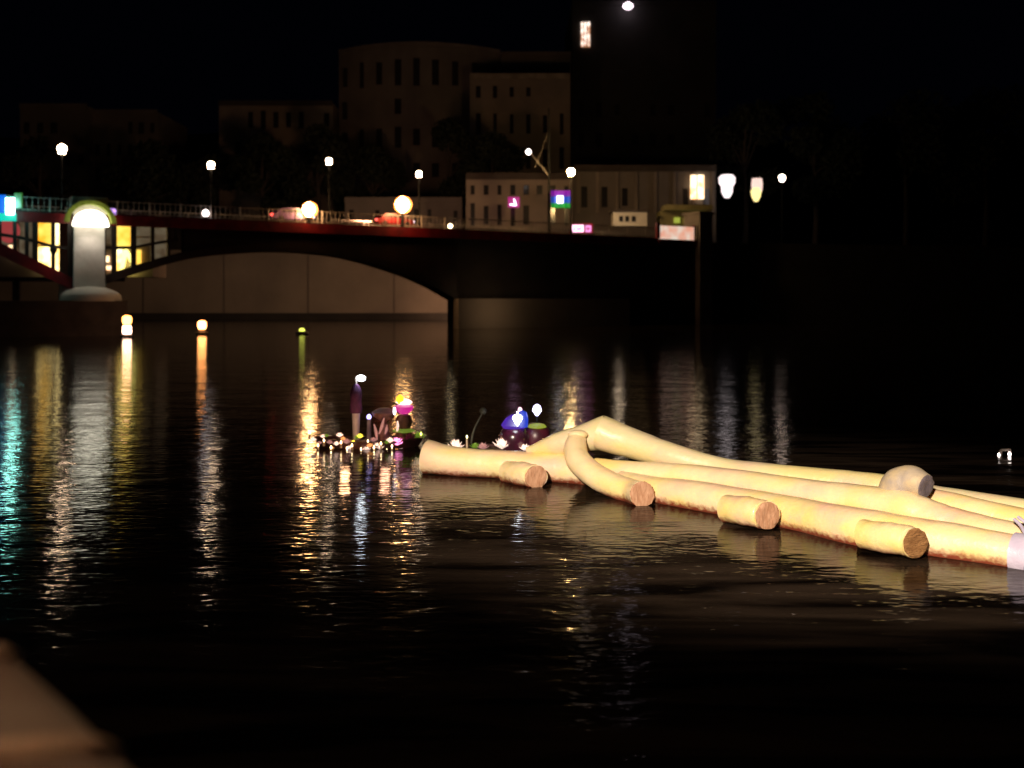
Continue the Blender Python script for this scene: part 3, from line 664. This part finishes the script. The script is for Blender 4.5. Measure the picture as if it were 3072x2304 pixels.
# curved branch log that ends in the second cut face
pts = [(577, 439, 9.5, 15.95), (575.5, 451, 12, 15.75), (580, 463, 12.5, 15.5), (596, 476, 12.5, 15.2), (618, 487, 12.5, 14.9), (634, 492.5, 12.8, 14.68), (642, 494.3, 12.8, 14.36)]
mb = MB(); dd = mb.tube([at(a, b_, Y) for a, b_, r, Y in pts], [r / FPX * Y for a, b_, r, Y in pts], 26, 7, .015, seed=14)
o = mb.build('curved_log', M['log'], raft, True)
c = at(642, 494.3, 14.36); cut(o, c + dd * .002, dd, 12.9 / FPX * 14.5, 'cut', 14)
mb = MB(); mb.ball(at(578, 434.5, 15.92), .13, (1.25, .9, .6), 14, 8); mb.build('knot', M['log'], o, True)
# knob stub on the second log with grey face
pts = [(890, 498, 14, 12.75), (899, 484, 16, 12.7), (911, 481, 15.5, 12.6), (925, 486, 12, 12.45)]
mb = MB(); mb.tube([at(a, b_, Y) for a, b_, r, Y in pts], [r / FPX * Y for a, b_, r, Y in pts], 26, 7, .02, seed=15)
o = mb.build('branch_stub', mat('weathered_log', (.56, .44, .26), .6, noise=(.36, .31, .27), nscale=5, bump=.006, bscale=18), raft, True)
c = at(925, 486, 12.45); d = (c - at(911, 480, 12.6)).normalized(); d = (d + Vector((.2, -.5, 0))).normalized(); cut(o, c + d * .01, d, 11.9 / FPX * 12.45, 'cut_grey', 15)
# white wrap round the logs at the right edge
M['wrap'] = mat('plastic_wrap', (.62, .56, .70), .35, noise=(.5, .45, .6), nscale=5, bump=.01, bscale=12)
mb = MB()
pts = [(1014, 533, 571.5, 11.16), (1030, 536, 575, 11.05), (1060, 541, 581, 10.9)]
mb.tube([at(a, (t + b_) / 2, Y) for a, t, b_, Y in pts], [(b_ - t) / 2 / FPX * Y + .012 for a, t, b_, Y in pts], 26, 4, .02, seed=16)
mb.build('plastic_wrap', M['wrap'], raft, True)
mb = MB(); mb.tube([at(1014, 519, 11.4), at(1021, 526, 11.3), at(1027, 538, 11.1)], [.02, .022, .02], 8, 4); mb.tube([at(1018, 517, 11.4), at(1026, 523, 11.3)], [.02, .02], 8, 4); mb.build('rope', M['wrap'], raft, True)

# ------------------------------------------------------------------ decorated floats behind and left of the raft
PET = {}
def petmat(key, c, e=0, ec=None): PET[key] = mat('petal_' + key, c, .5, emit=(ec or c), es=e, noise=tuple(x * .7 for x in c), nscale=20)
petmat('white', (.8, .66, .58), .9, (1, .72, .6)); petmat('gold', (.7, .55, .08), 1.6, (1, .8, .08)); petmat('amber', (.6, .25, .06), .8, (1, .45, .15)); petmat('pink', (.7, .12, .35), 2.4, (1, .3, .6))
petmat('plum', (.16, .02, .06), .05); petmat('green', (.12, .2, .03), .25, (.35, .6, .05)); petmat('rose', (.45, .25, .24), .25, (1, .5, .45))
M['hull'] = mat('hull', (.07, .02, .015), .5, noise=(.035, .012, .01), nscale=3, bump=.01, bscale=8)
def flower(c, r, key, label, rnd, grp=None, name='flower', cat='flower'):
    e = empty(name, c, label, cat, grp)
    mb = MB()
    for ring, (nn, rr, zz) in enumerate(((7, 1, .0), (6, .7, .25), (4, .4, .45))):
        for k in range(nn):
            a = 2 * math.pi * (k + rnd.random() * .5) / nn; d = Vector((math.cos(a), math.sin(a), 0)); t = Vector((-d.y, d.x, 0))
            b0 = Vector(c); m1 = b0 + d * r * rr * .6 + Vector((0, 0, r * (.35 + zz))); tip = b0 + d * r * rr + Vector((0, 0, r * (.6 + zz + rnd.uniform(-.1, .2))))
            mb.face([b0, m1 + t * r * .3, tip, m1 - t * r * .3])
            mb.face([b0 + Vector((0, 0, -.004)), m1 - t * r * .3, tip + Vector((0, 0, -.006)), m1 + t * r * .3])
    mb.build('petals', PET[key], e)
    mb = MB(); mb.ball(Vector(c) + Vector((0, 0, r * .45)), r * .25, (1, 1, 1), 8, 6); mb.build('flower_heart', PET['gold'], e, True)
    return e
GLASS = mat('candle_glass', (.9, .6, .3), .15, coat=.5, noise=(.7, .4, .2), nscale=8); FLM = emis('flame', (1, .72, .38), 14); WAX = mat('wax', (.7, .55, .38), .5, noise=(.6, .45, .3), nscale=8)
def candle(c, h, label, grp, fm=FLM, r=.022):
    e = empty('candle', c, label, 'candle', grp)
    mb = MB(); mb.lathe(c, [(r, 0), (r * 1.1, h * .5), (r * .95, h)], 10); mb.build('wax_body', WAX, e, True)
    mb = MB(); mb.lathe(Vector(c) + Vector((0, 0, h + .005)), [(.004, 0), (.016, .018), (.012, .038), (.002, .062)], 8); mb.build('flame', fm, e, True)
    return e
def float_hull(name, px0, px1, Y, label, zt=.16, dy=.45):
    xa, xb = (px0 - 512) / FPX * Y, (px1 - 512) / FPX * Y; cx, L = (xa + xb) / 2, (xb - xa) / 2
    e = empty(name, (cx, Y, 0), label, 'boat')
    mb = MB(); N = 28; rings = []
    for (k, z) in ((.86, -.1), (.94, .02), (1.0, zt), (.95, zt + .01), (.9, zt - .04)):
        ring = []
        for i in range(N):
            a = 2 * math.pi * i / N; cs, sn = math.cos(a), math.sin(a)
            ring.append(mb.bm.verts.new((cx + L * k * math.copysign(abs(cs) ** .8, cs), Y + dy * k * sn * (1 - .25 * cs * cs), z + .05 * cs * cs)))
        rings.append(ring)
    for a, b_ in zip(rings, rings[1:]):
        for i in range(N): mb.bm.faces.new((a[i], a[(i + 1) % N], b_[(i + 1) % N], b_[i]))
    mb.bm.faces.new(rings[-1]); mb.build('hull', M['hull'], e, True)
    return e, cx, L
rnd = random.Random(21)
FY = 20.2
fb, cx, L = float_hull('flower_boat', 314, 424, FY, 'low dark red boat trimmed with flowers and amber lights, left of the raft', .14)
ORD = 'first second third fourth fifth sixth seventh eighth ninth tenth eleventh twelfth'.split(); cnt = {}
g1, g2 = 'flowers heaped along the flower boat', 'candles burning along the flower boat'
keys = ['white', 'amber', 'rose', 'white', 'gold', 'rose', 'amber', 'white']
where = {'white': 'creamy white flower on the left boat', 'amber': 'amber brown flower on the left boat', 'rose': 'dull rose flower on the left boat', 'gold': 'glowing yellow flower on the left boat', 'green': 'green leafy sprig on the left boat'}
for i in range(26):
    px = 313 + i * 3.35; k = keys[i % 8]
    if 350 < px < 362: k = 'gold'
    if px > 365 and k == 'gold': k = 'white'
    if i % 9 == 4: k = 'green'
    yy = 440 + 5 * math.sin(i * 1.3) + (4 if px > 360 else 0) + rnd.uniform(-2, 2)
    Yy = FY - .38 + .12 * math.cos(i * 2.1)
    cnt[k] = cnt.get(k, -1) + 1
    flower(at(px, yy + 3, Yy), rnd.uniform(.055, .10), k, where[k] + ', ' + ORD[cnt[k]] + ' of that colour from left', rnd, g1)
for i, px in enumerate((309.5, 318, 324, 331, 341, 347, 352, 361, 368, 374, 381, 387, 392)):
    c = at(px, (432, 445, 440, 447, 442, 448, 445, 449, 441, 447, 443, 450, 446)[i] + 2, FY - .52 + (i % 3) * .05)
    lab = 'candle at the left tip of the left boat' if i == 0 else ORD[i - 1] + ' short lit candle from the left, low on the front of the left boat'
    candle(c - Vector((0, 0, .08)), .08, lab, g2)
flower(at(397, 446, FY - .3), .16, 'pink', 'bright pink flower at the right part of the left boat', rnd)
flower(at(401, 452, FY - .35), .07, 'white', 'small white blossom under the bright pink flower', rnd)
flower(at(409, 444, FY - .1), .22, 'plum', 'dark plum flower right of the bright pink one', rnd)
flower(at(419, 440, FY), .16, 'green', 'green leafy sprig at the right tip of the left boat', rnd, name='leaf_sprig', cat='plant')
candle(at(421, 438, FY - .1), .05, 'yellow candle in the green sprig at the right tip', None, emis('flame_yellow', (.9, 1, .15), 9))
# lantern post
pb = at(356, 444, FY + .1)
lp = empty('lantern_post', pb, 'slender post with pale shaft, dark violet cloth and white lamp on the left boat', 'lamp post')
mb = MB(); z1 = at(356, 413, FY + .1).z; zt = at(356, 379, FY + .1).z
mb.lathe(pb, [(.07, 0), (.075, (z1 - pb.z) * .5), (.085, z1 - pb.z)], 12); mb.build('shaft', mat('shaft', (.55, .52, .6), .5, noise=(.45, .42, .5), nscale=6), lp, True)
mb = MB(); mb.lathe((pb.x, pb.y, z1), [(.12, 0), (.13, .1), (.115, .25), (.13, .4), (.09, .52), (.04, .6)], 12); mb.build('cloth', mat('violet_cloth', (.05, .018, .07), .8, noise=(.12, .03, .12), nscale=7, bump=.02, bscale=14), lp, True)
mb = MB(); mb.lathe((pb.x, pb.y, z1 + .55), [(.025, 0), (.022, zt - z1 - .5)], 8); mb.build('neck', M['rail'], lp)
mb = MB(); mb.ball((pb.x + .11, pb.y - .03, zt + .02), .075, (1.25, 1, .8), 12, 8); mb.build('lamp_bulb', emis('white_bulb', (.85, .92, 1), 22), lp, True)
mb = MB(); mb.lathe(at(369, 444, FY + .2), [(.05, 0), (.045, .52)], 10); o = mb.build('glass_rod', mat('glass_rod', (.3, .28, .35), .2, noise=(.2, .18, .24), nscale=4), None, True); tag(o, 'short grey rod with violet light, right of the lantern post', 'lamp post')
mb = MB(); mb.ball(at(369, 417, FY + .2), .05, (1, 1, 1.2), 10, 8); mb.build('lamp_bulb', emis('violet_bulb', (.5, .42, 1), 3), o, True)
lamp('candle_glow', 'POINT', at(345, 425, FY - .7), 9, (1, .5, .25), .1); lamp('candle_glow', 'POINT', at(385, 425, FY - .7), 6, (1, .5, .3), .1)
# rose vase and reeds
mb = MB(); p = at(384, 441, FY + .15); mb.lathe(p, [(.08, 0), (.14, .14), (.06, .34), (.05, .40), (.22, .52), (.26, .60), (.12, .68)], 14); solo('mushroom_vase', mb, mat('vase', (.22, .12, .11), .5, noise=(.14, .07, .07), nscale=5), 'dull rose domed vase in the middle of the left boat', 'vase', smooth=True)
for i, (x0, y0, x1, y1) in enumerate(((379, 434, 384, 418), (377, 440, 374, 424), (385, 434, 387, 425), (397, 432, 397.5, 421))):
    mb = MB(); mb.tube([at(x0, y0, FY - .2), at((x0 + x1) / 2 + .5, (y0 + y1) / 2, FY - .2), at(x1, y1, FY - .2)], [.015, .03, .012], 8, 3)
    solo('reed', mb, PET['white'] if i == 3 else PET['rose'], ('rose reed leaning right beside the domed vase', 'rose reed leaning left beside the domed vase', 'short rose reed right of the domed vase', 'white reed under the magenta lantern')[i], 'plant', 'reeds on the left boat', True)
# magenta lantern with amber top
p = at(404, 408, FY + .1); mg = empty('festive_lantern', at(404, 441, FY + .1), 'magenta and amber lantern on a brown stand over the left boat', 'lantern')
mb = MB(); mb.lathe(at(404, 441, FY + .1), [(.14, 0), (.2, .1), (.13, .24), (.18, .42), (.12, .54)], 12); mb.build('stand', mat('stand', (.12, .05, .02), .7, noise=(.07, .03, .02), nscale=5), mg, True)
mb = MB(); mb.lathe(p, [(.08, -.12), (.17, -.05), (.20, .03), (.12, .08)], 12); mb.build('shade', emis('magenta_shade', (1, .02, .42), .6), mg, True)
mb = MB(); mb.lathe(p, [(.10, .08), (.17, .12), (.10, .17)], 12); mb.build('glow_rim', emis('white_pink', (1, .65, .7), 6), mg, True)
mb = MB(); mb.lathe(at(400, 403, FY), [(.03, -.02), (.09, .04), (.07, .12), (.02, .17)], 12); mb.build('amber_top', emis('amber_top', (1, .55, .02), 2.2), mg, True)
mb = MB(); mb.ball(at(394.5, 411, FY - .2), .04, (.7, .7, 2), 8, 6); mb.build('pendant', emis('pendant', (1, .9, 1), 6), mg, True)
mb = MB(); mb.lathe(at(404, 433, FY - .05), [(.05, 0), (.24, .04), (.16, .08)], 12); mb.build('leaf_ring', PET['green'], mg)

# second float, behind the left end of the raft
GY = 18.9
gb, cx, L = float_hull('flower_boat', 446, 592, GY, 'dark boat with blue lights and flowers just behind the raft left end', .16)
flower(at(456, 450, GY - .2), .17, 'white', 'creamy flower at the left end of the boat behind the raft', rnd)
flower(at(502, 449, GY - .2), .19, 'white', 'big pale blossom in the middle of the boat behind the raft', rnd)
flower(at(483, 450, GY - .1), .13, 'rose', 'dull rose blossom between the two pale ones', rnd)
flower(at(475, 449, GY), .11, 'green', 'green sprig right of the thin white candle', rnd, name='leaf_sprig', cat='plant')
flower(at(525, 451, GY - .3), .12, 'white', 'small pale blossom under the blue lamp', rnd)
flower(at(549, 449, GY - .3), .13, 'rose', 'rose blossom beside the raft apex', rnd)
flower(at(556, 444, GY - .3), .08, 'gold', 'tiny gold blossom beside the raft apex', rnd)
e = candle(at(467, 450, GY - .15), .22, 'thin tall candle with pale yellow flame behind the raft left end', None, emis('flame_pale', (1, .95, .5), 6), .018)
mb = MB(); mb.tube([at(470, 449, GY + .2), at(474, 430, GY + .2), at(483, 412, GY + .2)], [.03, .02, .012], 8, 4); mb.ball(at(483, 411, GY + .2), .07, (1, 1, 1), 8, 6); solo('bud_stalk', mb, mat('stalk', (.10, .10, .07), .7, noise=(.06, .06, .04), nscale=8), 'dim leaning stalk with round bud behind the candle', 'plant', smooth=True)
v = empty('blue_lantern', at(514, 451, GY), 'dark vase lantern with deep blue glowing shade and white bulb', 'lantern')
mb = MB(); mb.lathe(at(514, 451, GY), [(.2, 0), (.28, .15), (.3, .3), (.22, .44), (.16, .46)], 16); mb.build('vase', mat('dark_vase', (.035, .012, .02), .25, coat=.5, noise=(.06, .01, .03), nscale=5), v, True)
mb = MB(); mb.lathe(at(514, 427, GY), [(.2, -.03), (.25, .04), (.16, .17), (.05, .24)], 16); mb.build('shade', emis('violet_shade', (.10, .0, .80), .45), v, True)
mb = MB(); mb.lathe(at(521.5, 426, GY - .1), [(.12, -.02), (.13, .12), (.1, .26), (.03, .3)], 12); mb.build('shade', emis('blue_shade', (.0, .06, .95), .6), v, True)
mb = MB(); mb.lathe(at(517.5, 419, GY - .32), [(.01, -.13), (.1, .02), (.07, .07), (.02, .08), (.015, .14)], 10); mb.build('bulb', emis('bulb_white', (.9, .95, 1), 14), v, True)
mb = MB(); mb.ball(at(520, 410, GY - .1), .04, (1, 1, 1.4), 8, 6); mb.build('finial', emis('finial', (1, .55, .7), 3), v, True)
v = empty('violet_lantern', at(536, 446, GY + .2), 'plum vase with small violet white bulb right of the blue lantern', 'lantern')
mb = MB(); mb.lathe(at(536, 450, GY + .2), [(.2, 0), (.28, .2), (.26, .4), (.12, .52)], 16); mb.build('vase', mat('plum_vase', (.09, .012, .03), .35, noise=(.05, .01, .02), nscale=5), v, True)
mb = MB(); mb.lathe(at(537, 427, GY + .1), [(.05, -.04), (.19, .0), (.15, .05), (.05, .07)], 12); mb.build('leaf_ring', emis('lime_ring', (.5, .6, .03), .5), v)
mb = MB(); mb.lathe(at(537, 420, GY + .2), [(.02, -.1), (.025, .1)], 8); mb.build('stem', M['pole'], v)
mb = MB(); mb.lathe(at(537, 410.5, GY + .1), [(.02, -.1), (.09, 0), (.06, .09), (.01, .12)], 10); mb.build('bulb', emis('bulb_violet', (.62, .58, 1), 9), v, True)
# small frame float at the far right
Yr = 19
fr = empty('frame_float', at(1004, 463, Yr), 'tiny dark frame with two glints on the water at the right edge', 'float')
mb = MB()
for a, b_ in (((996, 462), (1010, 462)), ((1009.5, 449), (1009.5, 463)), ((1001, 450), (1009.5, 449.5)), ((1001, 450), (999, 462))): mb.bar(at(*a, Yr), at(*b_, Yr), .04)
mb.build('frame', M['rail'], fr)
mb = MB(); mb.ball(at(999, 456, Yr), .03, (1, 1, 2), 8, 6); mb.ball(at(1009.5, 454, Yr - .05), .03, (1, 1, 1.3), 8, 6); mb.build('glint_bead', M['lamp_small'], fr)  # glowing beads stand in for the glints on the frame

# ------------------------------------------------------------------ near ledge, bottom left
M['ledge'] = mat('ledge', (.38, .30, .25), .6, noise=(.28, .19, .15), nscale=3, bump=.003, bscale=40)
lg = empty('stone_ledge', (-.9, 1.5, 1.9), 'blurred brown stone ledge in the bottom left corner', 'ledge')
edge = [(-60, 585, 2.6), (-25, 622, 2.35), (0, 645, 2.2), (30, 673, 2.05), (67, 706, 1.9), (100, 740, 1.75), (128, 768, 1.65), (170, 815, 1.5)]
mb = MB(); top = [at(a, b_, Y) for a, b_, Y in edge]; wd = Vector((-.55, -.25, .02))
rows = [[p for p in top], [p + wd * .04 + Vector((0, 0, .02)) for p in top], [p + wd * .12 + Vector((0, 0, .032)) for p in top], [p + wd * .5 + Vector((0, 0, .03)) for p in top], [p + wd * 2 + Vector((0, 0, .01)) for p in top]]
rows = [[p + Vector((-.02, 0, -.35)) for p in top]] + rows
V = [[mb.bm.verts.new(p) for p in r] for r in rows]
for a, b_ in zip(V, V[1:]):
    for i in range(len(a) - 1): mb.bm.faces.new((a[i], a[i + 1], b_[i + 1], b_[i]))
mb.build('slab', M['ledge'], lg, True)
mb = MB()
for (i, t) in ((2, .75), (5, .85)):
    p = top[i].lerp(top[i + 1], t)
    P = [p + Vector((0, 0, .012)) + wd * .02, p + wd * .12 + Vector((0, 0, .036)), p + wd * .5 + Vector((0, .04, .036)), p + wd * 1.2 + Vector((0, .1, .03))]
    mb.tube(P, [.016, .024, .022, .016], 8, 3)
mb.build('joint_highlight', mat('joint_highlight', (.75, .52, .36), .6, noise=(.5, .36, .26), nscale=5), lg, True)  # pale joint beads, thickened to act as the ledge's highlight bands
